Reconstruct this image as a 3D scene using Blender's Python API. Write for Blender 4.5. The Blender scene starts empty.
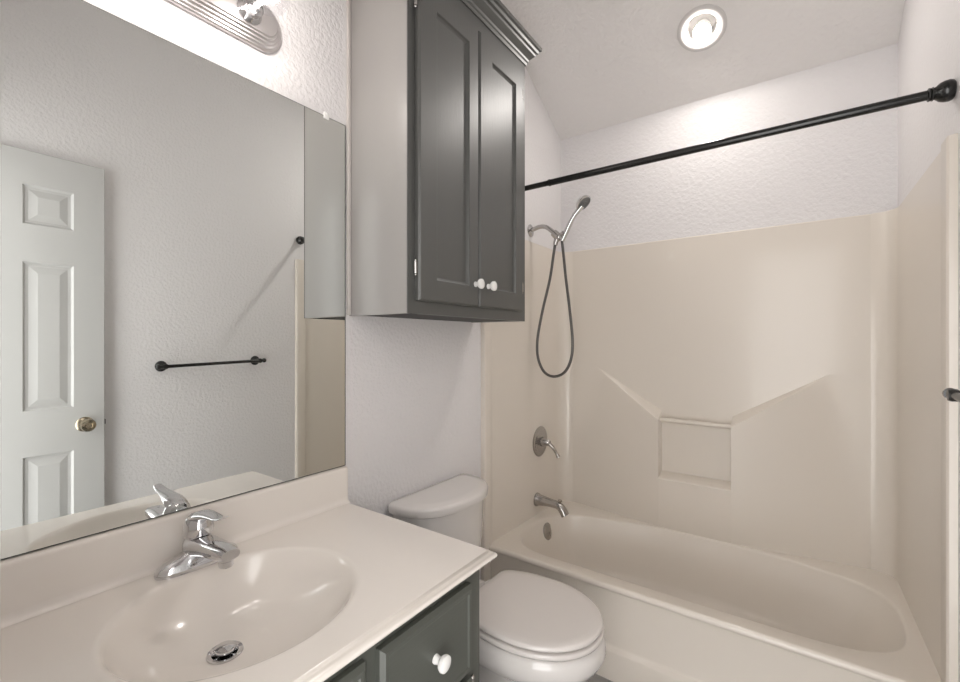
import bpy, bmesh, math
from mathutils import Vector, Matrix
PI = math.pi
SC = bpy.context.scene
COL = SC.collection

# ---------------------------------------------------------------- camera, world, exposure
YAW = math.atan(317 / 441.5)
cd = bpy.data.cameras.new('camera'); cam = bpy.data.objects.new('camera', cd); COL.objects.link(cam)
cd.sensor_width = 36.0; cd.lens = 36.0 * 441.5 / 960.0; cd.clip_start = 0.02
cam.location = (1.165, 0.0, 1.30); cam.rotation_euler = (PI / 2, 0, YAW)
SC.camera = cam

w = bpy.data.worlds.new('world'); SC.world = w; w.use_nodes = True
w.node_tree.nodes['Background'].inputs[0].default_value = (1.0, 0.985, 0.97, 1)
w.node_tree.nodes['Background'].inputs[1].default_value = 5.4
SC.view_settings.view_transform = 'Standard'; SC.view_settings.look = 'None'
SC.view_settings.gamma = 1.0; SC.view_settings.use_curve_mapping = False
SC.view_settings.exposure = 0.0
SCONCE_W = 1.6      # watts per bulb
DOWN_E = 520.0       # emission of the ceiling lamp face

# ---------------------------------------------------------------- materials
def mat(name, col, rough=0.5, metal=0.0, spec=0.5, coat=0.0, bump=None, vary=None):
    m = bpy.data.materials.new(name); m.use_nodes = True
    nt = m.node_tree; b = nt.nodes['Principled BSDF']
    b.inputs['Base Color'].default_value = (*col, 1); b.inputs['Roughness'].default_value = rough
    b.inputs['Metallic'].default_value = metal; b.inputs['Specular IOR Level'].default_value = spec
    b.inputs['Coat Weight'].default_value = coat; b.inputs['Coat Roughness'].default_value = 0.08
    tc = nt.nodes.new('ShaderNodeTexCoord')
    def noise(scale, det, stretch=(1, 1, 1)):
        mp = nt.nodes.new('ShaderNodeMapping'); mp.inputs['Scale'].default_value = stretch
        nt.links.new(tc.outputs['Object'], mp.inputs['Vector'])
        n = nt.nodes.new('ShaderNodeTexNoise'); n.inputs['Scale'].default_value = scale
        n.inputs['Detail'].default_value = det
        nt.links.new(mp.outputs['Vector'], n.inputs['Vector']); return n
    if bump:
        scale, dist, stretch, strength = bump
        n = noise(scale, 3.0, stretch)
        bp = nt.nodes.new('ShaderNodeBump'); bp.inputs['Strength'].default_value = strength
        bp.inputs['Distance'].default_value = dist
        nt.links.new(n.outputs['Fac'], bp.inputs['Height']); nt.links.new(bp.outputs['Normal'], b.inputs['Normal'])
    if vary:
        scale, col2, stretch = vary
        n = noise(scale, 4.0, stretch)
        mx = nt.nodes.new('ShaderNodeMix'); mx.data_type = 'RGBA'
        mx.inputs['A'].default_value = (*col, 1); mx.inputs['B'].default_value = (*col2, 1)
        nt.links.new(n.outputs['Fac'], mx.inputs['Factor']); nt.links.new(mx.outputs['Result'], b.inputs['Base Color'])
    return m

def emit(name, col, s):
    m = bpy.data.materials.new(name); m.use_nodes = True; nt = m.node_tree; nt.nodes.clear()
    e = nt.nodes.new('ShaderNodeEmission'); o = nt.nodes.new('ShaderNodeOutputMaterial')
    e.inputs[0].default_value = (*col, 1); e.inputs[1].default_value = s
    nt.links.new(e.outputs[0], o.inputs[0]); return m

def thin_glass(name):
    m = bpy.data.materials.new(name); m.use_nodes = True; nt = m.node_tree; nt.nodes.clear()
    o = nt.nodes.new('ShaderNodeOutputMaterial'); t = nt.nodes.new('ShaderNodeBsdfTransparent')
    t.inputs[0].default_value = (0.97, 0.97, 0.98, 1)
    g = nt.nodes.new('ShaderNodeBsdfGlossy'); g.inputs['Roughness'].default_value = 0.03
    mx = nt.nodes.new('ShaderNodeMixShader')
    mx.inputs[0].default_value = 0.10; nt.links.new(t.outputs[0], mx.inputs[1])
    nt.links.new(g.outputs[0], mx.inputs[2]); nt.links.new(mx.outputs[0], o.inputs[0]); return m

M = {}
M['wall'] = mat('painted_texture_wall', (0.74, 0.72, 0.72), 0.55, spec=0.35, bump=(70, 0.006, (1, 1, 1), 0.65))
M['ceiling'] = mat('painted_texture_ceiling', (0.80, 0.775, 0.76), 0.6, spec=0.3, bump=(55, 0.006, (1, 1, 1), 0.75))
M['floor'] = mat('grey_floor', (0.30, 0.29, 0.285), 0.4, vary=(6, (0.40, 0.385, 0.375), (1, 6, 1)))
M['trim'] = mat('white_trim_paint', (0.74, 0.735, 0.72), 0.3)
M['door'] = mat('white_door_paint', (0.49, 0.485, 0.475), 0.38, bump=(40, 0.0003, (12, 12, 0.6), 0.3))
M['fibre'] = mat('cream_fibreglass', (0.70, 0.64, 0.57), 0.30, coat=0.2, vary=(3, (0.71, 0.655, 0.585), (1, 1, 1)))
M['marble'] = mat('cultured_marble', (0.80, 0.745, 0.69), 0.16, coat=0.3, vary=(5, (0.81, 0.76, 0.705), (1, 1, 1)))
M['porcelain'] = mat('porcelain', (0.68, 0.65, 0.625), 0.1, coat=0.5)
M['seat'] = mat('seat_plastic', (0.67, 0.63, 0.60), 0.2, coat=0.2)
M['white'] = mat('white_ceramic', (0.85, 0.84, 0.82), 0.12, coat=0.4)
M['grey'] = mat('charcoal_cabinet_paint', (0.082, 0.083, 0.078), 0.40, spec=0.6, bump=(30, 0.0007, (10, 10, 0.6), 0.45))
M['greygreen'] = mat('dark_green_grey_paint', (0.080, 0.085, 0.073), 0.36, spec=0.5, bump=(30, 0.001, (10, 0.8, 10), 0.4))
M['side'] = mat('lit_cabinet_side', (0.35, 0.335, 0.32), 0.34, spec=0.5, bump=(30, 0.0004, (10, 10, 0.6), 0.3))  # the cabinet's charcoal paint with lamp light put into a lighter colour
M['chrome'] = mat('chrome', (0.66, 0.66, 0.67), 0.07, 1.0)
M['nickel'] = mat('brushed_nickel', (0.42, 0.40, 0.38), 0.25, 1.0)
M['steel'] = mat('polished_steel', (0.50, 0.49, 0.48), 0.14, 1.0)
M['hose'] = mat('hose_metal', (0.12, 0.115, 0.11), 0.35, 0.8, bump=(1, 0.001, (1, 1, 400), 0.6))
M['bronze'] = mat('black_bronze', (0.018, 0.018, 0.017), 0.22, 0.3, spec=0.6)
M['brass'] = mat('aged_brass', (0.46, 0.40, 0.30), 0.2, 1.0)
M['mirror'] = mat('mirror_glass', (0.85, 0.875, 0.86), 0.0, 1.0)
M['edge'] = mat('mirror_edge', (0.10, 0.11, 0.10), 0.3)
M['dark'] = mat('dark_parts_and_shade', (0.02, 0.02, 0.02), 0.6)
M['spray'] = mat('spray_face', (0.16, 0.16, 0.16), 0.4, 0.3)
M['scribe'] = mat('scribe_strip', (0.60, 0.56, 0.53), 0.35)
M['lamp_trim'] = mat('lamp_trim_paint', (0.64, 0.62, 0.605), 0.5)
M['satin'] = mat('satin_chrome', (0.80, 0.775, 0.775), 0.28, 1.0)
M['glass'] = thin_glass('clear_glass')
M['bulb'] = emit('bulb_glow', (1.0, 0.93, 0.86), 30.0)
M['lamp'] = emit('lamp_face', (1.0, 0.95, 0.90), DOWN_E)

# ---------------------------------------------------------------- mesh builder
ORG = {}
class MB:
    def __init__(s): s.bm = bmesh.new()
    def box(s, x0, x1, y0, y1, z0, z1, bev=0.0, seg=2):
        b = bmesh.new()
        v = [b.verts.new((x, y, z)) for x in (x0, x1) for y in (y0, y1) for z in (z0, z1)]
        for f in ((0,1,3,2),(4,6,7,5),(0,4,5,1),(2,3,7,6),(0,2,6,4),(1,5,7,3)): b.faces.new([v[i] for i in f])
        if bev: bmesh.ops.bevel(b, geom=b.edges[:], offset=bev, segments=seg, affect='EDGES', profile=0.5)
        s.merge(b); return s
    def merge(s, b, mtx=None):
        if mtx: bmesh.ops.transform(b, matrix=mtx, verts=b.verts[:])
        me = bpy.data.meshes.new('tmp'); b.to_mesh(me); b.free(); s.bm.from_mesh(me); bpy.data.meshes.remove(me)
    def rings(s, rs, cap0=False, cap1=False, closed=True):
        L = [[s.bm.verts.new(p) for p in r] for r in rs]
        n = len(L[0])
        for a, b in zip(L, L[1:]):
            for i in range(n if closed else n - 1):
                j = (i + 1) % n
                try: s.bm.faces.new((a[i], a[j], b[j], b[i]))
                except ValueError: pass
        if cap0: s.bm.faces.new(L[0][::-1])
        if cap1: s.bm.faces.new(L[-1])
        return L
    def lathe(s, prof, o, axis=(0, 0, 1), seg=32, cap0=True, cap1=True, sc=(1, 1)):
        a = Vector(axis).normalized(); u = a.orthogonal().normalized(); v = a.cross(u)
        if abs(a.z) < 0.9:
            v = Vector((0, 0, 1)); v = (v - a * v.dot(a)).normalized(); u = v.cross(a)
        o = Vector(o); rs = []
        for r, h in prof:
            rs.append([o + a * h + u * (math.cos(t) * r * sc[0]) + v * (math.sin(t) * r * sc[1]) for t in [2 * PI * i / seg for i in range(seg)]])
        s.rings(rs, cap0, cap1); return s
    def tube(s, pts, rad, seg=16, smooth=0, flat=1.0, up=None):
        pts = [Vector(p) for p in pts]
        if not hasattr(rad, '__len__'): rad = [rad] * len(pts)
        if smooth:
            P = []; R = []
            n = len(pts)
            for i in range(n - 1):
                p0, p1, p2, p3 = pts[max(i-1,0)], pts[i], pts[i+1], pts[min(i+2,n-1)]
                for k in range(smooth):
                    t = k / smooth
                    P.append(0.5 * ((2*p1) + (p2-p0)*t + (2*p0-5*p1+4*p2-p3)*t*t + (3*p1-p0-3*p2+p3)*t**3))
                    R.append(rad[i] + (rad[i+1]-rad[i]) * t)
            P.append(pts[-1]); R.append(rad[-1]); pts, rad = P, R
        rs = []; u = None
        for i, p in enumerate(pts):
            t = (pts[min(i+1, len(pts)-1)] - pts[max(i-1, 0)]).normalized()
            if u is None: u = Vector(up) if up else t.orthogonal()
            u = (u - t * u.dot(t)).normalized(); v = t.cross(u)
            rs.append([p + (u * math.cos(q) * flat + v * math.sin(q)) * rad[i] for q in [2*PI*k/seg for k in range(seg)]])
        s.rings(rs, True, True); return s
    def sphere(s, c, r, sc=(1, 1, 1), seg=24):
        b = bmesh.new(); bmesh.ops.create_uvsphere(b, u_segments=seg, v_segments=seg // 2, radius=r)
        s.merge(b, Matrix.Translation(Vector(c)) @ Matrix.Diagonal((*sc, 1))); return s
    def build(s, name, m, parent=None, loc=None, angle=38, mats=None):
        bm = s.bm
        bmesh.ops.remove_doubles(bm, verts=bm.verts[:], dist=1e-6)
        bmesh.ops.recalc_face_normals(bm, faces=bm.faces[:])
        for f in bm.faces: f.smooth = True
        lim = math.radians(angle)
        for e in bm.edges:
            if len(e.link_faces) == 2 and e.calc_face_angle(0) > lim: e.smooth = False
        org = ORG[parent.name] if parent else Vector(loc if loc is not None else (0, 0, 0))
        bmesh.ops.translate(bm, verts=bm.verts[:], vec=-org)
        me = bpy.data.meshes.new(name); bm.to_mesh(me); bm.free()
        me.materials.append(m)
        o = bpy.data.objects.new(name, me); COL.objects.link(o)
        if parent: o.parent = parent
        else: o.location = org
        ORG[o.name] = org
        return o

def thing(name, loc, label, cat, group=None):
    o = bpy.data.objects.new(name, None); COL.objects.link(o); o.location = loc; o.empty_display_size = 0.05
    ORG[o.name] = Vector(loc); o['label'] = label; o['category'] = cat
    if group: o['group'] = group
    return o
def struct(o, label=None, cat=None):
    o['kind'] = 'structure'
    if label: o['label'] = label
    if cat: o['category'] = cat
    return o

# panelled slab in local (u, v) with the face towards +n; panel profile = list of (inset, depth)
def panel_slab(mb, o, U, V, N, w, h, th, panels, prof, edge=0.004):
    o, U, V, N = Vector(o), Vector(U), Vector(V), Vector(N)
    P = lambda u, v, d: o + U * u + V * v + N * d
    e = edge
    us = sorted(set([e, w - e] + [q for p in panels for q in (p[0], p[1])]))
    vs = sorted(set([e, h - e] + [q for p in panels for q in (p[2], p[3])]))
    bm = mb.bm
    for a, b in zip(us, us[1:]):
        for c, d in zip(vs, vs[1:]):
            mu, mv = (a + b) / 2, (c + d) / 2
            if any(p[0] < mu < p[1] and p[2] < mv < p[3] for p in panels): continue
            bm.faces.new([bm.verts.new(P(*q, 0)) for q in ((a, c), (b, c), (b, d), (a, d))])
    for p in panels:
        rs = [[P(x, y, -dep) for x, y in ((p[0]+i, p[2]+i), (p[1]-i, p[2]+i), (p[1]-i, p[3]-i), (p[0]+i, p[3]-i))] for i, dep in [(0, 0)] + prof]
        mb.rings(rs, False, True)
    rect = lambda i, dep: [P(i, i, dep), P(w - i, i, dep), P(w - i, h - i, dep), P(i, h - i, dep)]
    mb.rings([rect(e, 0), rect(0, -e), rect(0, -th)], False, True)

# ---------------------------------------------------------------- room
W, YB, YF, ZC = 1.50, 2.465, 0.03, 3.05
SL = 0.526; Z0 = 2.519                                   # slope of the ceiling over the tub
YS = YB - (ZC - Z0) / SL
b = MB(); b.box(-0.1, W + 0.1, YF - 0.12, YB + 0.1, -0.1, 0.0); struct(b.build('floor', M['floor']))
b = MB(); b.box(-0.1, 0.0, YF - 0.12, YB + 0.1, 0, ZC + 0.1); struct(b.build('wall_left', M['wall']))
b = MB(); b.box(W, W + 0.1, YF - 0.12, YB + 0.1, 0, ZC + 0.1); struct(b.build('wall_right', M['wall']))
b = MB(); b.box(0, W, YB, YB + 0.1, 0, Z0 + 0.03); struct(b.build('wall_back', M['wall']))
DX0, DX1, DH = 0.80, 1.45, 2.12
b = MB(); b.box(0, DX0, YF - 0.12, YF, 0, ZC); b.box(DX1, W, YF - 0.12, YF, 0, ZC); b.box(DX0, DX1, YF - 0.12, YF, DH, ZC)
struct(b.build('wall_front', M['wall']))
# ceiling: flat part and the slope with a round opening for the lamp
LC = Vector((0.822, 2.158, Z0 + SL * (YB - 2.158)))
E2 = Vector((0, 1, -SL)).normalized(); E1 = Vector((1, 0, 0)); DN = E1.cross(E2); DN = DN if DN.z < 0 else -DN
def rect_ring(n, x0, x1, y0, y1, cx, cy):
    """n points on a rectangle, seen at equal angles from (cx, cy), snapped to corners"""
    pts = []
    for i in range(n):
        t = 2 * PI * i / n; dx, dy = math.cos(t), math.sin(t)
        k = min([((x1 - cx) / dx if dx > 1e-9 else (x0 - cx) / dx if dx < -1e-9 else 1e9),
                 ((y1 - cy) / dy if dy > 1e-9 else (y0 - cy) / dy if dy < -1e-9 else 1e9)])
        pts.append([cx + dx * k, cy + dy * k])
    for c in ((x0, y0), (x1, y0), (x1, y1), (x0, y1)):
        j = min(range(n), key=lambda i: (pts[i][0] - c[0])**2 + (pts[i][1] - c[1])**2); pts[j] = list(c)
    return pts
s0 = (YS - LC.y) / E2.y; s1 = (YB + 0.02 - LC.y) / E2.y
N = 96
rr = rect_ring(N, -LC.x, W - LC.x, s0, s1, 0, 0)
b = MB()
outer = [LC + E1 * p[0] + E2 * p[1] for p in rr]
inner = [LC + E1 * math.cos(2*PI*i/N) * 0.07 + E2 * math.sin(2*PI*i/N) * 0.07 for i in range(N)]
b.rings([outer, inner, [p - DN * 0.10 for p in inner]], False, False)
b.rings([outer, [p - DN * 0.12 for p in outer]], False, True)
b.box(0, W, YF, YS, ZC, ZC + 0.1)
struct(b.build('ceiling', M['ceiling']))

# door casing round the doorway behind the camera and baseboards
b = MB()
b.box(DX0 - 0.06, DX0, YF, YF + 0.015, 0, DH + 0.06, 0.004); b.box(DX0, DX1 - 0.03, YF, YF + 0.015, DH, DH + 0.06, 0.004)
struct(b.build('trim_1', M['trim']))
b = MB(); b.box(W - 0.012, W, 0.66, 1.63, 0, 0.08, 0.004); struct(b.build('baseboard_right', M['trim']))
b = MB(); b.box(0, 0.012, 0.875, 1.63, 0, 0.08, 0.004); struct(b.build('baseboard_left', M['trim']))

# open six panel door lying back against the right wall
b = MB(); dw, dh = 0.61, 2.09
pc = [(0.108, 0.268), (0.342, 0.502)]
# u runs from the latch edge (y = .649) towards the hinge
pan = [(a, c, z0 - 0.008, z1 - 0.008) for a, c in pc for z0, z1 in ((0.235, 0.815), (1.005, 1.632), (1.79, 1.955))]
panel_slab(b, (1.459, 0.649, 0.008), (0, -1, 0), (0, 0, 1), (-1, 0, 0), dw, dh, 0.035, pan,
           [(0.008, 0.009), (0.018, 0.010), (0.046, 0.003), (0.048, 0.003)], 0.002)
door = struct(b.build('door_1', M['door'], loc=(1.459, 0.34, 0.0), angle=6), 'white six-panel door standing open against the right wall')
kn = MB(); ky, kz = 0.578, 0.925
kn.lathe([(0.0, 0), (0.033, 0.0), (0.033, 0.004), (0.026, 0.009), (0.013, 0.012), (0.011, 0.03), (0.018, 0.036), (0.027, 0.044), (0.0285, 0.054), (0.025, 0.063), (0.014, 0.067), (0.012, 0.064), (0, 0.064)], (1.459, ky, kz), (-1, 0, 0), 32, False, False)
kn.build('door_handle', M['brass'], door)
lt = MB(); lt.box(1.468, 1.484, 0.649, 0.655, kz - 0.012, kz + 0.012, 0.002); lt.build('latch', M['dark'], door)

# ---------------------------------------------------------------- bathtub and surround
tub = thing('bathtub', (0.75, 2.06, 0), 'cream one-piece fibreglass bathtub with moulded surround walls', 'bathtub')
YT0, YT1, XL, XR = 1.665, 2.453, 0.010, 1.490
def zrim(y): return 0.362 - 0.016 * (y - YT0) / (YT1 - YT0)
def catmull(pts, k):
    out = []; n = len(pts)
    for i in range(n):
        p0, p1, p2, p3 = [Vector(pts[(i + j) % n]) for j in (-1, 0, 1, 2)]
        for q in range(k):
            t = q / k
            out.append(0.5 * ((2*p1) + (p2-p0)*t + (2*p0-5*p1+4*p2-p3)*t*t + (3*p1-p0-3*p2+p3)*t**3))
    return out
ctl = [(1.452, 2.06), (1.438, 2.17), (1.38, 2.262), (1.22, 2.325), (0.96, 2.362), (0.75, 2.366), (0.55, 2.352), (0.31, 2.298), (0.14, 2.235),
       (0.072, 2.12), (0.062, 1.96), (0.098, 1.83), (0.20, 1.757), (0.45, 1.746), (0.75, 1.744), (1.05, 1.746), (1.26, 1.756), (1.385, 1.81), (1.44, 1.91)]
op = catmull(ctl, 8)
cx, cy = 0.75, 2.055
angs = [math.atan2(p.y - cy, p.x - cx) for p in op]
n = len(op)
def ray_rect(t, x0, x1, y0, y1):
    dx, dy = math.cos(t), math.sin(t)
    k = min((x1-cx)/dx if dx > 1e-9 else (x0-cx)/dx if dx < -1e-9 else 1e9, (y1-cy)/dy if dy > 1e-9 else (y0-cy)/dy if dy < -1e-9 else 1e9)
    return [cx + dx*k, cy + dy*k]
out = [ray_rect(t, XL, XR, YT0 + 0.012, YT1) for t in angs]
for c in ((XL, YT0 + 0.012), (XR, YT0 + 0.012), (XR, YT1), (XL, YT1)):
    j = min(range(n), key=lambda i: (out[i][0]-c[0])**2 + (out[i][1]-c[1])**2); out[j] = list(c)
b = MB()
def grow(p, d):
    v = (Vector((p[0], p[1])) - Vector((cx, cy))); a = Vector((v.x / 0.70, v.y / 0.31)); a.normalize()
    return Vector((p[0], p[1])) + Vector((a.x, a.y)) * d
rs = [[(p[0], p[1], zrim(p[1])) for p in out]]
rs.append([(*grow(p, 0.010), zrim(p.y)) for p in op])
rs.append([(*grow(p, 0.004), zrim(p.y) - 0.003) for p in op])
rs.append([(p.x, p.y, zrim(p.y) - 0.012) for p in op])
bot = [0.19, 1.20, 1.845, 2.275]
def bottom(p):
    u = (p.x - 0.062) / (1.452 - 0.062); v = (p.y - 1.744) / (2.366 - 1.744)
    return Vector((bot[0] + u * (bot[1]-bot[0]), bot[2] + v * (bot[3]-bot[2])))
for f, z in ((0.012, 0.338), (0.10, 0.30), (0.25, 0.23), (0.42, 0.16), (0.60, 0.105), (0.78, 0.078), (1.0, 0.066), (1.35, 0.062), (1.8, 0.06)):
    ring = []
    for p in op:
        q = bottom(p)
        if f <= 1: r = p.lerp(q, f); r = Vector((r.x, p.y + (q.y - p.y) * (f ** 0.85)))
        else: c2 = Vector(((bot[0]+bot[1])/2, (bot[2]+bot[3])/2)); r = q.lerp(c2, (f - 1) * 0.9)
        ring.append((r.x, r.y, z if f > 0.02 else zrim(p.y) - 0.026))
    rs.append(ring)
b.rings(rs, False, True)
# apron: overhanging rounded rim, recessed panel and base band
prof = [(YT0 + 0.012, 0.362), (YT0 + 0.005, 0.3605), (YT0 + 0.0015, 0.356), (YT0, 0.352), (YT0, 0.346), (YT0 + 0.003, 0.340), (YT0 + 0.012, 0.335),
        (YT0 + 0.018, 0.30), (YT0 + 0.022, 0.128), (YT0 + 0.018, 0.120), (YT0 + 0.004, 0.114), (YT0, 0.106), (YT0, 0.0)]
b.rings([[(x, y, z) for y, z in prof] for x in (XL, XR)], False, False, closed=False)
b.build('tub_basin', M['fibre'], tub, angle=50)

# surround walls: plan profile along the side walls, moulded back wall with shelves and niche
ZT = 1.832
b = MB()
def side(xw, sgn):
    pl = [(0, 1.630), (0.016, 1.632), (0.020, 1.638), (0.020, 1.690), (0.016, 1.697), (0.011, 1.703), (0.010, 1.712)]
    pts = [(xw + sgn * a, y) for a, y in pl]
    R = 0.075; x1 = xw + sgn * 0.010
    for i in range(9):
        t = PI / 2 * i / 8
        pts.append((x1 + sgn * R * (1 - math.cos(t)), YT1 - R + R * math.sin(t)))
    b.rings([[(x, y, z) for x, y in pts] for z in (0.34, ZT - 0.004)], False, False, closed=False)
    b.rings([[(x, y, ZT - 0.004) for x, y in pts], [(x - sgn * 0.003, y + 0.001, ZT) for x, y in pts], [(xw if k < len(pl) + 4 else x, min(y + 0.02, YB) if k >= len(pl) + 4 else y, ZT) for k, (x, y) in enumerate(pts)]], False, False, closed=False)
    # foot of the front flange beside the apron
    b.box(min(xw, xw + sgn * 0.018), max(xw, xw + sgn * 0.018), 1.632, 1.69, 0.0, 0.345)
side(0.0, 1); side(W, -1)
NX0, NX1, NZ = 0.586, 0.913, 0.617
BD = 0.078
def vline(x):
    if x <= 0.231 or x >= 1.275: return 1.151
    if x < NX0: return 1.151 - 0.215 * (x - 0.231) / (NX0 - 0.231)
    if x > NX1: return 1.151 - 0.215 * (1.275 - x) / (1.275 - NX1)
    return 0.936
def bulge(x, z):
    k = max(0, min(1, (z - 0.35) / 0.70))
    xl = 0.10 + (0.231 - 0.10) * k; xr = 1.44 - (1.44 - 1.275) * k
    if x < NX0: return BD * max(0, (x - xl) / (NX0 - xl))
    if x > NX1: return BD * max(0, (xr - x) / (xr - NX1))
    return BD
def strip(xs, zlo, zhi_f, shelf):
    rows = 12; L = []
    for x in xs:
        zt = zhi_f(x); col = []
        bt = bulge(x, zt)
        drop = (0.48 if zt > 0.7 else 0.26) * bt
        for i in range(rows + 1):
            z = zlo + (zt - drop - 0.004 - zlo) * i / rows
            col.append((x, YT1 - bulge(x, z), z))
        if shelf:
            bb = bulge(x, zt - drop)
            col.append((x, YT1 - bb + min(0.005, bb * 0.3), zt - drop + 0.001)); col.append((x, YT1, zt))
        L.append(col)
    b.rings(L, False, False, closed=False)
lin = lambda a, c, k: [a + (c - a) * i / k for i in range(k + 1)]
left = lin(0.085, 0.231, 3) + lin(0.231, NX0, 12)[1:]
right = lin(NX1, 1.275, 12) + lin(1.275, 1.415, 3)[1:]
strip(left, 0.335, vline, True); strip(right, 0.335, vline, True)
strip(lin(NX0, NX1, 6), 0.335, lambda x: NZ, True)
# niche sides
for x in (NX0, NX1):
    zt = vline(x); d = 0.48 * BD
    pf = [(x, YT1 - bulge(x, z), z) for z in (NZ - 0.26 * BD, 0.7, 0.8, zt - d - 0.004)] + [(x, YT1 - BD + 0.005, zt - d + 0.001)]
    pb = [(x, YT1, z) for z in (NZ, 0.72, 0.82, zt - 0.02)] + [(x, YT1, zt)]
    b.rings([pf, pb], False, False, closed=False)
# flat upper wall and niche back
for seg_x, zf in ((left, vline), (right, vline), (lin(NX0, NX1, 6), lambda x: NZ)):
    b.rings([[(x, YT1, zf(x)), (x, YT1, 1.2), (x, YT1, ZT - 0.004), (x, YT1 + 0.003, ZT), (x, YB, ZT)] for x in seg_x], False, False, closed=False)
b.build('surround_wall', M['fibre'], tub, angle=30)
g = MB(); g.tube([(NX0 - 0.004, YT1 - 0.038, 0.892), (NX1 + 0.004, YT1 - 0.038, 0.888)], 0.011, 16)
g.build('grab_bar', M['fibre'], tub)
o = MB(); o.lathe([(0.0, 0.014), (0.012, 0.014), (0.034, 0.012), (0.044, 0.006), (0.046, 0.0), (0.046, -0.01)], (0.083, 2.128, 0.283), (0.96, 0, 0.22), 32, False, False)
o.box(0.092, 0.104, 2.124, 2.132, 0.262, 0.285, 0.003)
o.build('overflow_plate', M['nickel'], tub)
o = MB(); o.lathe([(0.036, 0.0), (0.034, 0.004), (0.02, 0.004), (0.02, 0.012), (0.0, 0.013)], (0.33, 2.09, 0.064), (0, 0, 1), 32, False, False); o.build('drain', M['nickel'], tub)

# ---------------------------------------------------------------- vanity
VY0, VY1 = 0.031, 0.862
van = thing('vanity_cabinet', (0.28, 0.38, 0), 'dark green-grey painted vanity cabinet under the sink top', 'cabinet')
FX = 0.545
b = MB()
b.box(0.001, FX - 0.018, VY1 - 0.016, VY1, 0.10, 0.773, 0.001); b.box(0.001, FX - 0.018, VY0, VY0 + 0.016, 0.10, 0.773, 0.001)
b.box(0.001, FX - 0.018, VY0 + 0.016, VY1 - 0.016, 0.10, 0.116); b.box(0.001, 0.008, VY0 + 0.016, VY1 - 0.016, 0.116, 0.773)
b.box(0.001, FX - 0.07, VY0, VY1 - 0.0, 0.0, 0.10)
b.build('body', M['greygreen'], van)
b = MB()   # face frame
for y0, y1 in ((VY0, 0.07), (0.497, 0.547), (0.805, VY1)): b.box(FX - 0.018, FX, y0, y1, 0.10, 0.7735, 0.0015)
for z0, z1 in ((0.10, 0.14), (0.530, 0.56), (0.735, 0.7735)): b.box(FX - 0.018, FX - 0.0004, VY0, VY1 - 0.001, z0, z1, 0.0015)
b.build('face_frame', M['greygreen'], van)
rp = [(0.004, 0.006), (0.010, 0.006), (0.028, 0.001), (0.032, 0.001)]
def knob(parent, p, ax=(1, 0, 0), name='knob'):
    k = MB(); k.lathe([(0.0, 0), (0.0095, 0), (0.010, 0.003), (0.0085, 0.008), (0.0075, 0.012), (0.009, 0.016), (0.0155, 0.020), (0.0175, 0.0245), (0.0165, 0.029), (0.011, 0.032), (0.0, 0.033)], p, ax, 28, False, False)
    o = k.build(name, M['white'], parent); o['label'] = 'white ceramic knob'; return o
def drawerfront(name, y0, y1, z0, z1, raised=True):
    m = MB(); wd, hh = y1 - y0, z1 - z0
    panel_slab(m, (FX + 0.019, y0, z0), (0, 1, 0), (0, 0, 1), (1, 0, 0), wd, hh, 0.019, [(0.016, wd - 0.016, 0.016, hh - 0.016)], [(0.003, 0.003), (0.005, 0.003)], 0.008)
    return m.build(name, M['greygreen'], van)
dr = drawerfront('drawer', 0.539, 0.812, 0.545, 0.744); knob(dr, (FX + 0.0155, 0.684, 0.6465))
drawerfront('false_front', 0.06, 0.507, 0.545, 0.744)
for y0, y1, ky in ((0.539, 0.812, 0.565), (0.06, 0.281, 0.255), (0.286, 0.507, 0.312)):
    m = MB(); panel_slab(m, (FX + 0.019, y0, 0.12), (0, 1, 0), (0, 0, 1), (1, 0, 0), y1 - y0, 0.41, 0.019, [(0.05, y1 - y0 - 0.05, 0.05, 0.36)], rp, 0.006)
    dd = m.build('door', M['greygreen'], van); knob(dd, (FX + 0.016, ky, 0.49))
    if y0 > 0.5:
        for hz in (0.50, 0.15):
            h = MB(); h.tube([(FX + 0.012, 0.8165, hz - 0.022), (FX + 0.012, 0.8165, hz + 0.022)], 0.0045, 12); h.sphere((FX + 0.012, 0.8165, hz + 0.024), 0.0055, seg=12); h.box(FX, FX + 0.003, 0.816, 0.835, hz - 0.018, hz + 0.018, 0.001)
            h.build('hinge', M['nickel'], dd)

# cultured marble top with an integral oval bowl
top = thing('sink_countertop', (0.28, 0.38, 0.757), 'cream cultured marble vanity top with moulded oval bowl and backsplash', 'countertop')
TZ = 0.797; bx, by, ra, rb = 0.290, 0.432, 0.198, 0.216
X0, X1, Y0c, Y1c = 0.018, 0.560, VY0, 0.876
N = 160
rr = rect_ring(N, X0, X1, Y0c, Y1c, bx, by)
b = MB()
rs = [[(p[0], p[1], TZ) for p in rr], [(p[0] + (0.004 if p[0] < bx else -0.004) * (abs(p[0] - bx) > 0.2), p[1] + (0.004 if p[1] < by else -0.004) * (abs(p[1] - by) > 0.38), TZ) for p in rr]]
for f, z in ((1.06, 0), (1.035, 0), (1.012, -0.0012), (0.992, -0.005), (0.968, -0.013), (0.93, -0.027), (0.87, -0.045), (0.79, -0.062), (0.68, -0.080), (0.55, -0.094), (0.40, -0.103), (0.25, -0.108), (0.145, -0.111)):
    k = max(0.0, 1 - f)
    dx, dy = (0.245 - bx) * k, (0.41 - by) * k
    rs.append([(bx + dx + ra * f * math.cos(2*PI*i/N), by + dy + rb * f * math.sin(2*PI*i/N), TZ + z) for i in range(N)])
b.rings(rs, False, False)
L = [(bx + dx + 0.030 * math.cos(2*PI*i/N), by + dy + 0.030 * math.sin(2*PI*i/N)) for i in range(N)]
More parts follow.
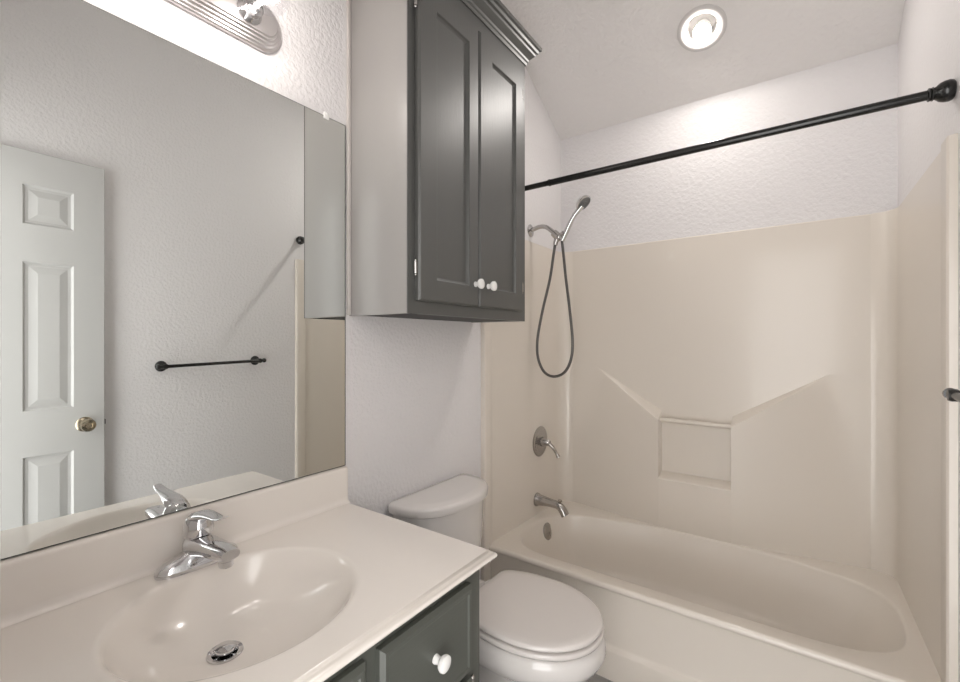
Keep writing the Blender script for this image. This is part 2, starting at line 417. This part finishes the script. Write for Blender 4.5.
# stepped and rounded edge along the front and the toilet side
ed = [(0, 0), (0.0015, -0.001), (0.0022, -0.005), (0.005, -0.0068), (0.009, -0.0066), (0.0125, -0.008), (0.0155, -0.012), (0.016, -0.016), (0.0145, -0.020), (0.011, -0.0225), (0.0, -0.023)]
b.rings([[(X0, Y1c + a, TZ + z), (X1 + a, Y1c + a, TZ + z), (X1 + a, Y0c, TZ + z)] for a, z in ed], False, False, closed=False)
b.rings([[(X1, Y0c, TZ - 0.0231), (X1, Y1c, TZ - 0.0231), (X0, Y1c, TZ - 0.0231), (X0, Y0c, TZ - 0.0231)], [(X1-0.02, Y0c, TZ - 0.0231), (X1-0.02, Y1c-0.02, TZ - 0.0231), (X0, Y1c-0.02, TZ - 0.0231), (X0, Y0c, TZ - 0.0231)]], False, False)
b.build('counter', M['marble'], top, angle=50)
b = MB()   # backsplash with a coved foot
bp = [(0.0, 0.0), (0.0, 0.108), (0.017, 0.108), (0.021, 0.105), (0.022, 0.100), (0.022, 0.018), (0.024, 0.008), (0.029, 0.003), (0.036, 0.0004)]
L = b.rings([[(x, y, TZ + z) for x, z in bp] for y in (Y0c, Y1c + 0.006)], False, False, closed=False)
b.bm.faces.new(L[1][::-1])
b.build('backsplash', M['marble'], top, angle=50)
b = MB(); dcx, dcy, dz = 0.251, 0.413, TZ - 0.112
b.lathe([(0.0325, 0.002), (0.031, 0.005), (0.024, 0.004), (0.021, 0.000), (0.020, -0.02)], (dcx, dcy, dz), (0, 0, 1), 40, False, True)
b.build('drain_flange', M['chrome'], top)
b = MB(); b.lathe([(0.010, -0.015), (0.010, 0.006), (0.0185, 0.007), (0.0195, 0.010), (0.0185, 0.0135), (0.010, 0.0155), (0.0, 0.016)], (dcx, dcy, dz), (0.03, 0, 1), 40, False, False)
b.build('drain_stopper', M['chrome'], top)

# faucet
FA = (0.066, 0.440, TZ)
fa = thing('sink_faucet', FA, 'chrome single-lever faucet behind the sink bowl', 'faucet')
b = MB(); fx, fy, fz = FA
def obl(a, c, z, dx=0.0, n=48, e=2.6):
    r = []
    for i in range(n):
        t = 2*PI*i/n; ct, st = math.cos(t), math.sin(t)
        r.append((fx + dx + c * math.copysign(abs(ct)**(2/e), ct), fy + a * math.copysign(abs(st)**(2/2.0), st), fz + z))
    return r
b.rings([obl(0.084, 0.030, 0.0), obl(0.085, 0.031, 0.003), obl(0.084, 0.030, 0.009), obl(0.080, 0.0275, 0.016), obl(0.070, 0.024, 0.022), obl(0.05, 0.021, 0.029), obl(0.032, 0.020, 0.036)], True, True)
b.build('base', M['chrome'], fa)
b = MB()   # body and spout, a flattened beak over the bowl
secs = [(-0.028, 0.040, 0.020, 0.018), (-0.018, 0.040, 0.0265, 0.024), (0.0, 0.043, 0.028, 0.024), (0.03, 0.048, 0.027, 0.021), (0.07, 0.054, 0.025, 0.017), (0.11, 0.059, 0.023, 0.0145), (0.138, 0.061, 0.0215, 0.013), (0.150, 0.061, 0.0185, 0.010)]
rs = []
for dx, zc, hw, hh in secs:
    r = []
    for i in range(28):
        t = 2*PI*i/28; ct, st = math.cos(t), math.sin(t)
        r.append((fx + dx, fy + hw * math.copysign(abs(ct)**0.7, ct), fz + zc + hh * math.copysign(abs(st)**0.7, st)))
    rs.append(r)
b.rings(rs, True, True)
b.lathe([(0.0245, 0.03), (0.0245, 0.066), (0.023, 0.071), (0.020, 0.075)], (fx, fy, fz), (0, 0, 1), 32, True, True)
b.build('spout', M['chrome'], fa)
b = MB(); b.lathe([(0.013, 0.0), (0.014, 0.002), (0.014, 0.012), (0.0165, 0.014), (0.0165, 0.022), (0.012, 0.024)], (fx + 0.130, fy, fz + 0.033), (0, 0, 1), 24, True, True)
b.build('aerator', M['chrome'], fa)
b = MB()   # lever: domed cap flowing into a blade that points forwards and up
b.lathe([(0.0225, 0.068), (0.0285, 0.070), (0.0305, 0.080), (0.029, 0.094), (0.0245, 0.106), (0.015, 0.114), (0.0, 0.117)], (fx, fy, fz), (0, 0, 1), 32, True, False)
rs = []
for dx, z, hw, hh in ((-0.020, 0.096, 0.012, 0.012), (0.0, 0.106, 0.024, 0.013), (0.022, 0.114, 0.0225, 0.011), (0.045, 0.119, 0.0190, 0.008), (0.070, 0.122, 0.0155, 0.0055), (0.095, 0.124, 0.0130, 0.0035), (0.112, 0.128, 0.0115, 0.003), (0.122, 0.132, 0.009, 0.002)):
    rs.append([(fx + dx, fy + hw * math.cos(2*PI*i/20), fz + z + hh * math.sin(2*PI*i/20)) for i in range(20)])
b.rings(rs, True, True)
b.build('lever', M['chrome'], fa)

# ---------------------------------------------------------------- mirror
mir = thing('wall_mirror', (0.0, 0.42, 0.908), 'large frameless mirror above the sink backsplash', 'mirror')
b = MB(); b.box(0.0062, 0.0066, VY0 + 0.004, 0.8825, 0.909, 1.979); b.build('mirror_glass', M['mirror'], mir)
b = MB(); b.box(0.0005, 0.0060, VY0, 0.886, 0.907, 1.981); b.build('mirror_backing', M['edge'], mir)
for cy_ in (0.815, 0.12):
    b = MB(); b.box(0.0005, 0.010, cy_ - 0.009, cy_ + 0.009, 1.972, 1.992, 0.002); b.lathe([(0.004, 0), (0.003, 0.002), (0, 0.0025)], (0.010, cy_, 1.987), (1, 0, 0), 12, False, False)
    b.build('mirror_clip', M['white'], mir)

# ---------------------------------------------------------------- wall cabinet
cab = thing('wall_cabinet', (0.13, 1.24, 1.38), 'tall charcoal two-door wall cabinet with crown moulding above the toilet', 'cabinet')
CX, CY0, CY1, CZ0, CZ1 = 0.2575, 0.904, 1.572, 1.380, 2.455
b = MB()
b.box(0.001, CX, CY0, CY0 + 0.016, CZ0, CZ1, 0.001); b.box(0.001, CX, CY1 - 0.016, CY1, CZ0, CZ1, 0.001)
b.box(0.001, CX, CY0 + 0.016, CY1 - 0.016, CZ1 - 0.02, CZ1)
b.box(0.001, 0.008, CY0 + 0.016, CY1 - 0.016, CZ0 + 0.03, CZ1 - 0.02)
o = b.build('body', M['side'], cab); o['label'] = 'charcoal satin cabinet sides, lightened by painted lamp light'
b = MB(); b.box(0.001, CX, CY0 + 0.0162, CY1 - 0.0162, CZ0 + 0.003, CZ0 + 0.018); b.build('bottom_panel', M['dark'], cab)  # shade under the cabinet painted in as a near-black panel
b = MB(); x0, x1 = CX + 0.0003, CX + 0.0045
for y0, y1 in ((CY0, CY0 + 0.05), (CY1 - 0.05, CY1)): b.box(x0, x1, y0, y1, CZ0, CZ1)
b.box(x0, x1, 1.205, 1.255, CZ0 + 0.055, CZ1 - 0.11)
for z0, z1 in ((CZ0, CZ0 + 0.055), (CZ1 - 0.11, CZ1)): b.box(x0 - 0.012, x1, CY0 + 0.05, CY1 - 0.05, z0, z1)
b.build('face_frame', M['grey'], cab)
b = MB(); b.box(0.001, CX, CY0 - 0.006, CY0 - 0.0005, CZ0 + 0.03, CZ1, 0.001); 
bb = MB(); bb.box(0.001, 0.011, CY0 - 0.012, CY0 - 0.0003, CZ0 + 0.002, CZ1 - 0.03, 0.002)
b.bm.free(); o = bb.build('scribe_strip', M['scribe'], cab); o['label'] = 'pale edge strip against the wall'
b = MB()   # crown moulding, mitred at both corners
crown = [(0.0, 2.425), (0.004, 2.425), (0.006, 2.436), (0.010, 2.440), (0.012, 2.448), (0.022, 2.458), (0.030, 2.466), (0.032, 2.474), (0.040, 2.477), (0.043, 2.486), (0.050, 2.490), (0.051, 2.503), (0.0, 2.503)]
fx1 = CX + 0.0048
b.rings([[(0.002, CY0 - 0.0015 - a, z), (fx1 + a, CY0 - 0.0015 - a, z), (fx1 + a, CY1 + 0.0015 + a, z), (0.002, CY1 + 0.0015 + a, z)] for a, z in crown], False, False, closed=False)
b.build('crown_moulding', M['grey'], cab, angle=25)
DXF = fx1 + 0.019
for y0, y1, hinge_y, ky in ((0.932, 1.2265, 0.9315, 1.205), (1.2315, 1.526, 1.5265, 1.281)):
    m = MB(); wd = y1 - y0; hh = 2.368 - 1.418
    panel_slab(m, (DXF, y0, 1.418), (0, 1, 0), (0, 0, 1), (1, 0, 0), wd, hh, 0.019, [(0.076, wd - 0.054, 0.065, hh - 0.072)],
               [(0.0015, 0.001), (0.004, 0.006), (0.009, 0.010), (0.011, 0.0105)], 0.006)
    dd = m.build('door', M['grey'], cab, angle=5)
    knob(dd, (DXF - 0.002, ky, 1.492))
    s = -1 if hinge_y < 1.2 else 1
    for hz in (1.512, 2.285):
        h = MB(); xh = fx1 + 0.004
        h.tube([(xh + 0.005, hinge_y + s * 0.006, hz - 0.017), (xh + 0.005, hinge_y + s * 0.006, hz + 0.017)], 0.006, 12)
        h.sphere((xh + 0.005, hinge_y + s * 0.006, hz + 0.020), 0.0045, seg=12); h.sphere((xh + 0.005, hinge_y + s * 0.006, hz - 0.020), 0.0045, seg=12)
        ya, yb_ = sorted((hinge_y + s * 0.004, hinge_y + s * 0.022)); lf = MB(); lf.box(fx1, fx1 + 0.002, ya, yb_, hz - 0.028, hz + 0.028, 0.0008); lf.build('hinge_plate', M['grey'], dd)
        o = h.build('hinge', M['steel'], dd); o['label'] = 'shiny metal barrel hinge'

# ---------------------------------------------------------------- toilet
TY = 1.268
toi = thing('toilet', (0.33, TY, 0), 'white two-piece toilet with closed lid beside the tub', 'toilet')
def egg(x0, x1, hw, z, n=56, back=0.0, e=2.0, xm=None):
    """outline from x0 (rear) to x1 (tip); xm = station of greatest width"""
    xm = xm if xm is not None else x0 + (x1 - x0) * 0.45
    r = []
    for i in range(n):
        t = 2 * PI * i / n; ct, st = math.cos(t), math.sin(t)
        a = (x1 - xm) if ct > 0 else (xm - x0)
        ex = 1.0 if ct > 0 else 0.62
        x = xm + a * math.copysign(abs(ct) ** ex, ct)
        r.append((x, TY + hw * math.copysign(abs(st) ** (0.94 if ct > 0 else 0.9), st), z))
    return r
b = MB()
b.rings([egg(0.12, 0.53, 0.105, 0.0), egg(0.12, 0.53, 0.105, 0.02), egg(0.13, 0.50, 0.090, 0.05), egg(0.14, 0.49, 0.085, 0.12), egg(0.15, 0.51, 0.098, 0.18, xm=0.36),
         egg(0.17, 0.55, 0.118, 0.235, xm=0.38), egg(0.18, 0.61, 0.145, 0.28, xm=0.40), egg(0.19, 0.66, 0.170, 0.308, xm=0.43), egg(0.19, 0.690, 0.187, 0.330, xm=0.45), egg(0.19, 0.700, 0.192, 0.350, xm=0.45), egg(0.19, 0.698, 0.191, 0.375, xm=0.45), egg(0.19, 0.692, 0.187, 0.392, xm=0.45), egg(0.195, 0.680, 0.176, 0.397, xm=0.45)], True, True)
b.box(0.03, 0.30, TY - 0.12, TY + 0.12, 0.28, 0.385, 0.015, 3)
b.box(0.06, 0.26, TY - 0.085, TY + 0.085, 0.0, 0.30, 0.025, 3)
b.build('bowl', M['porcelain'], toi, angle=60)
def lidline(x0, xm, x1, hb, hw, z, g=0.0, n=24):
    """seat outline: straight rear edge of half width hb, widest at xm, round tip at x1"""
    x0, x1, hb, hw = x0 - g, x1 + g, hb + g, hw + g
    side = []
    for i in range(n + 1):
        t = PI / 2 * i / n
        side.append((xm - (xm - x0) * math.cos(t), hb + (hw - hb) * math.sin(t)))
    for i in range(1, n + 1):
        t = PI / 2 * i / n
        side.append((xm + (x1 - xm) * math.sin(t), hw * max(0.0, math.cos(t)) ** 0.94))
    return [(x, TY + y, z) for x, y in side] + [(x, TY - y, z) for x, y in side[-2::-1]]
b = MB()
sr = lambda z, g: lidline(0.245, 0.46, 0.694, 0.12, 0.190, z, g)
b.rings([sr(0.4005, -0.018), sr(0.402, -0.003), sr(0.408, 0.0), sr(0.416, -0.001), sr(0.4185, -0.004), sr(0.419, -0.02)], True, True)
b.build('seat', M['seat'], toi, angle=60)
b = MB()
lr = lambda z, g: lidline(0.262, 0.465, 0.690, 0.118, 0.188, z, g)
b.rings([lr(0.4245, -0.020), lr(0.426, -0.003), lr(0.4275, -0.0005), lr(0.431, 0.0), lr(0.437, -0.002), lr(0.440, -0.007), lr(0.4415, -0.03), lr(0.442, -0.08)], True, True)
b.build('lid', M['seat'], toi, angle=60)
for s in (-1, 1):
    b = MB(); b.box(0.232, 0.262, TY + s * 0.07 - 0.02, TY + s * 0.07 + 0.02, 0.3852, 0.415, 0.006, 3); b.build('seat_hinge', M['seat'], toi)
def dshape(x0, x1, hw, z, n=40, bow=0.22):
    """tank outline: straight back, bowed front"""
    pts = []
    rc = 0.02
    pts.append((x0, TY - hw + rc, z)); pts.append((x0, TY + hw - rc, z)); pts.append((x0 + rc * 0.3, TY + hw - rc * 0.3, z)); pts.append((x0 + rc, TY + hw, z))
    xs = x0 + (x1 - x0) * bow
    for i in range(n + 1):
        t = PI * i / n
        pts.append((xs + (x1 - xs) * abs(math.sin(t)) ** 0.9, TY + hw * math.copysign(abs(math.cos(t)) ** 0.85, math.cos(t)), z))
    pts.append((x0 + rc, TY - hw, z)); pts.append((x0 + rc * 0.3, TY - hw + rc * 0.3, z))
    return pts
b = MB()
b.rings([dshape(0.03, 0.175, 0.165, 0.3855), dshape(0.022, 0.185, 0.178, 0.398), dshape(0.018, 0.197, 0.195, 0.55), dshape(0.015, 0.204, 0.205, 0.707)], True, True)
b.build('tank', M['porcelain'], toi, angle=50)
b = MB()
b.rings([dshape(0.012, 0.213, 0.212, 0.704), dshape(0.008, 0.220, 0.218, 0.708), dshape(0.008, 0.222, 0.220, 0.728), dshape(0.010, 0.219, 0.217, 0.736), dshape(0.016, 0.212, 0.210, 0.741), dshape(0.04, 0.18, 0.17, 0.7445)], True, True)
b.build('tank_lid', M['porcelain'], toi, angle=50)

# ---------------------------------------------------------------- shower rod and towel bar
rod = thing('shower_rod', (0.75, 1.66, 1.958), 'black shower curtain rod spanning the alcove above the tub', 'rod')
b = MB(); b.tube([(0.33, 1.66, 1.958), (1.468, 1.66, 1.958)], 0.0128, 24); b.lathe([(0.0128, 0), (0.0140, 0.001), (0.0140, 0.008), (0.0128, 0.009)], (0.325, 1.66, 1.958), (1, 0, 0), 24)
b.tube([(0.03, 1.66, 1.958), (0.33, 1.66, 1.958)], 0.0112, 24)
b.build('pole', M['bronze'], rod)
for xw, s in ((W, -1), (0.0, 1)):
    b = MB(); b.lathe([(0.020, 0.0), (0.0255, 0.004), (0.0275, 0.011), (0.0265, 0.020), (0.023, 0.029), (0.0165, 0.036), (0.0150, 0.039), (0.0175, 0.0405), (0.0175, 0.0435), (0.0150, 0.045), (0.017, 0.047), (0.017, 0.050), (0.0135, 0.052)], (xw, 1.66, 1.958), (s, 0, 0), 36)
    b.build('end_flange', M['bronze'], rod)
tb = thing('towel_bar', (W, 1.12, 1.175), 'black towel bar mounted on the right wall beside the open door', 'towel bar')
b = MB(); b.tube([(1.440, 0.862, 1.170), (1.440, 1.388, 1.184)], 0.0085, 20)
for s, y, tz in ((-1, 0.862, 1.170), (1, 1.388, 1.184)): b.lathe([(0.0085, 0), (0.0125, 0.001), (0.0125, 0.010), (0.010, 0.014), (0, 0.0155)], (1.440, y, tz), (0, s, 0), 24, False, False)
b.build('bar', M['bronze'], tb)
for y, tz in ((0.885, 1.171), (1.368, 1.183)):
    b = MB(); b.lathe([(0.027, 0), (0.0275, 0.004), (0.024, 0.009), (0.016, 0.014), (0.011, 0.022), (0.010, 0.05), (0.0135, 0.056), (0.014, 0.064), (0.012, 0.070), (0, 0.072)], (W, y, tz), (-1, 0, 0), 28, False, False)
    b.build('mounting_post', M['bronze'], tb)

# ---------------------------------------------------------------- shower fittings
SY = 2.088
arm = thing('shower_bracket', (0.0, SY, 1.896), 'chrome shower arm with swivel holder coming out of the wall', 'shower bracket')
b = MB(); b.lathe([(0.033, 0), (0.033, 0.003), (0.022, 0.008), (0.012, 0.012)], (0.0, SY, 1.893), (1, 0, 0), 28); b.build('escutcheon', M['steel'], arm)
b = MB(); b.tube([(0.004, SY, 1.893), (0.05, SY, 1.905), (0.09, SY, 1.900), (0.125, SY, 1.875), (0.142, SY, 1.858)], 0.0115, 16, smooth=5); b.build('pipe', M['steel'], arm)
b = MB(); b.tube([(0.138, SY, 1.862), (0.162, SY, 1.838)], [0.019, 0.021], 20); b.sphere((0.165, SY, 1.836), 0.022, seg=20)
b.tube([(0.160, SY - 0.004, 1.838), (0.148, SY - 0.006, 1.796)], [0.015, 0.012], 16)
b.tube([(0.170, SY, 1.840), (0.196, SY, 1.850)], [0.014, 0.016], 16)
b.build('holder', M['steel'], arm)
hs = thing('handheld_shower', (0.195, SY, 1.86), 'chrome handheld shower head with long grey hose resting in its holder', 'shower head')
A = Vector((0.183, SY + 0.002, 1.815)); B_ = Vector((0.285, SY, 1.972)); 
b = MB(); b.tube([A, A.lerp(B_, 0.3) + Vector((-0.003, 0, 0.004)), A.lerp(B_, 0.7) + Vector((-0.006, 0, 0.006)), B_ + Vector((0.006, 0, 0.004))], [0.012, 0.0145, 0.0125, 0.016], 20, smooth=4); b.build('handle', M['chrome'], hs)
hd = (B_ - A).normalized(); nn = Vector((0.68, -0.06, -0.73)); nn = nn.normalized(); hc = B_ + hd * 0.022
b = MB(); b.lathe([(0.0, -0.022), (0.016, -0.021), (0.030, -0.014), (0.041, -0.004), (0.044, 0.004), (0.043, 0.009), (0.040, 0.010)], hc, nn, 36, False, True); b.build('head', M['chrome'], hs)
b = MB(); b.lathe([(0.038, 0.0102), (0.037, 0.0118), (0.0, 0.0125)], hc, nn, 36, True, False)
uu = nn.orthogonal().normalized(); vv = nn.cross(uu)
for k, rr_ in ((6, 0.011), (12, 0.022), (16, 0.032)):
    for i in range(k):
        t = 2 * PI * i / k; b.sphere(hc + nn * 0.0125 + (uu * math.cos(t) + vv * math.sin(t)) * rr_, 0.0022, seg=8)
b.build('spray_face', M['spray'], hs)
b = MB(); b.tube([(0.149, SY - 0.006, 1.802), (0.140, SY - 0.006, 1.75), (0.118, SY - 0.006, 1.62), (0.075, SY - 0.004, 1.46), (0.043, SY, 1.31), (0.045, SY + 0.002, 1.21), (0.080, SY + 0.003, 1.138), (0.135, SY + 0.003, 1.115), (0.195, SY + 0.003, 1.138), (0.232, SY + 0.003, 1.205), (0.241, SY + 0.003, 1.30), (0.226, SY + 0.002, 1.46), (0.205, SY + 0.002, 1.62), (0.190, SY + 0.002, 1.76), A], 0.0072, 12, smooth=6)
o = b.build('hose', M['hose'], hs); o['label'] = 'grey metal shower hose hanging in a loop'

va = thing('shower_valve', (0.01, 2.175, 0.744), 'round metal shower valve with lever handle above the tub spout', 'valve')
b = MB(); b.lathe([(0.082, 0), (0.083, 0.003), (0.078, 0.007), (0.066, 0.010), (0.060, 0.0085), (0.052, 0.010), (0.030, 0.012), (0.027, 0.013)], (0.010, 2.175, 0.746), (1, 0, 0), 40); b.build('escutcheon', M['nickel'], va)
b = MB(); b.lathe([(0.026, 0.012), (0.025, 0.030), (0.020, 0.042), (0.017, 0.055), (0.012, 0.062), (0.0, 0.064)], (0.010, 2.175, 0.746), (1, 0, 0), 28, False, False)
b.tube([(0.056, 2.175, 0.745), (0.085, 2.182, 0.722), (0.102, 2.192, 0.690), (0.112, 2.196, 0.668)], [0.012, 0.0095, 0.008, 0.011], 16, smooth=5); b.build('lever', M['nickel'], va)
PY = 2.138
sp = thing('tub_spout', (0.01, PY, 0.44), 'metal tub spout with pull-up diverter on the surround wall', 'faucet')
b = MB(); z = 0.436; rs = []
for x, zc, hy, hz, ang in ((0.010, 0.000, 0.034, 0.036, 0), (0.018, 0.000, 0.033, 0.035, 0), (0.026, 0.0, 0.028, 0.030, 0), (0.06, 0.0, 0.024, 0.025, 0.05), (0.10, -0.002, 0.022, 0.021, 0.1), (0.132, -0.004, 0.022, 0.020, 0.3), (0.152, -0.012, 0.023, 0.021, 0.7), (0.168, -0.030, 0.025, 0.021, 0.95), (0.180, -0.050, 0.026, 0.020, 1.0)):
    up_ = Vector((math.sin(ang), 0, math.cos(ang)))
    rs.append([Vector((x, PY, z + zc)) + Vector((0, 1, 0)) * hy * math.cos(q) + up_ * hz * math.sin(q) for q in [2*PI*k/28 for k in range(28)]])
b.rings(rs, True, True); b.build('spout_body', M['nickel'], sp)
b = MB(); b.lathe([(0.006, 0), (0.006, 0.012), (0.011, 0.015), (0.011, 0.021), (0, 0.024)], (0.146, PY, z + 0.004), (0.25, 0, 1), 20, False, False); b.build('diverter_knob', M['nickel'], sp)

# ---------------------------------------------------------------- vanity light bar
vl = thing('vanity_light', (0.0, 0.42, 2.14), 'chrome ribbed vanity light bar with clear glass bulbs above the mirror', 'wall light')
LY0, LY1, LZ = 0.225, 0.615, 2.138
b = MB()
ridge = [(0.064, 0.000), (0.064, 0.008), (0.060, 0.011), (0.057, 0.011), (0.054, 0.017), (0.050, 0.017), (0.047, 0.023), (0.043, 0.023), (0.040, 0.029), (0.036, 0.029), (0.033, 0.033), (0.0, 0.034)]
rs = []
for h, x in ridge:
    r = []
    for i in range(17):
        t = -PI / 2 + PI * i / 16
        r.append((x + 0.0005, LY1 + h * math.cos(t) * 0.9, LZ + h * math.sin(t)))
    for i in range(17):
        t = PI / 2 + PI * i / 16
        r.append((x + 0.0005, LY0 + h * math.cos(t) * 0.9, LZ + h * math.sin(t)))
    rs.append(r)
b.rings(rs[:-1], False, True); b.build('backplate', M['satin'], vl, angle=25)
for y in (0.27, 0.42, 0.57):
    b = MB(); b.lathe([(0.030, 0.0), (0.031, 0.004), (0.026, 0.010), (0.022, 0.014), (0.022, 0.030), (0.018, 0.032)], (0.033, y, LZ), (1, 0, 0), 28); so = b.build('socket', M['chrome'], vl)
    b = MB(); b.lathe([(0.014, 0.0), (0.015, 0.012), (0.024, 0.024), (0.036, 0.038), (0.0435, 0.056), (0.045, 0.070), (0.042, 0.086), (0.033, 0.101), (0.018, 0.111), (0.0, 0.114)], (0.063, y, LZ), (1, 0, 0), 32, False, False)
    bu = b.build('bulb', M['glass'], vl)
    b = MB(); b.lathe([(0.005, 0.0), (0.005, 0.05), (0.012, 0.058), (0.014, 0.068), (0.010, 0.078), (0, 0.082)], (0.063, y, LZ), (1, 0, 0), 16, True, False); b.build('filament', M['bulb'], bu)
    ld = bpy.data.lights.new('bulb_light', 'POINT'); ld.energy = SCONCE_W; ld.color = (1.0, 0.93, 0.87); ld.shadow_soft_size = 0.03
    lo = bpy.data.objects.new('bulb_light', ld); COL.objects.link(lo); lo.location = (0.142, y, LZ)

# ---------------------------------------------------------------- recessed ceiling lamp
dl = thing('recessed_light', LC, 'round white recessed downlight in the sloped ceiling over the tub', 'ceiling light')
b = MB(); b.lathe([(0.066, -0.06), (0.066, -0.002), (0.0665, 0.002), (0.070, 0.004), (0.092, 0.004), (0.099, 0.0025), (0.100, 0.0), (0.072, -0.001)], LC, DN, 56, False, False)
b.build('trim_ring', M['lamp_trim'], dl, angle=50)
b = MB(); b.lathe([(0.0632, 0.001), (0.0615, -0.02), (0.052, -0.042), (0.0, -0.055)], LC, DN, 48, False, False); b.build('reflector_cup', M['lamp_trim'], dl)
b = MB(); b.lathe([(0.0630, -0.002), (0.0662, -0.002)], LC, DN, 48, False, False); b.build('gap_ring', M['dark'], dl)
LP = LC + E2 * 0.014
b = MB(); b.lathe([(0.030, -0.045), (0.037, -0.020), (0.0375, -0.001), (0.0345, 0.001)], LP, DN, 40, True, False); b.build('lamp_housing', M['white'], dl)
b = MB(); b.lathe([(0.0345, 0.001), (0.0330, 0.006), (0.022, 0.009), (0.0, 0.010)], LP, DN, 40, False, False)
b.build('lamp', M['lamp'], dl)
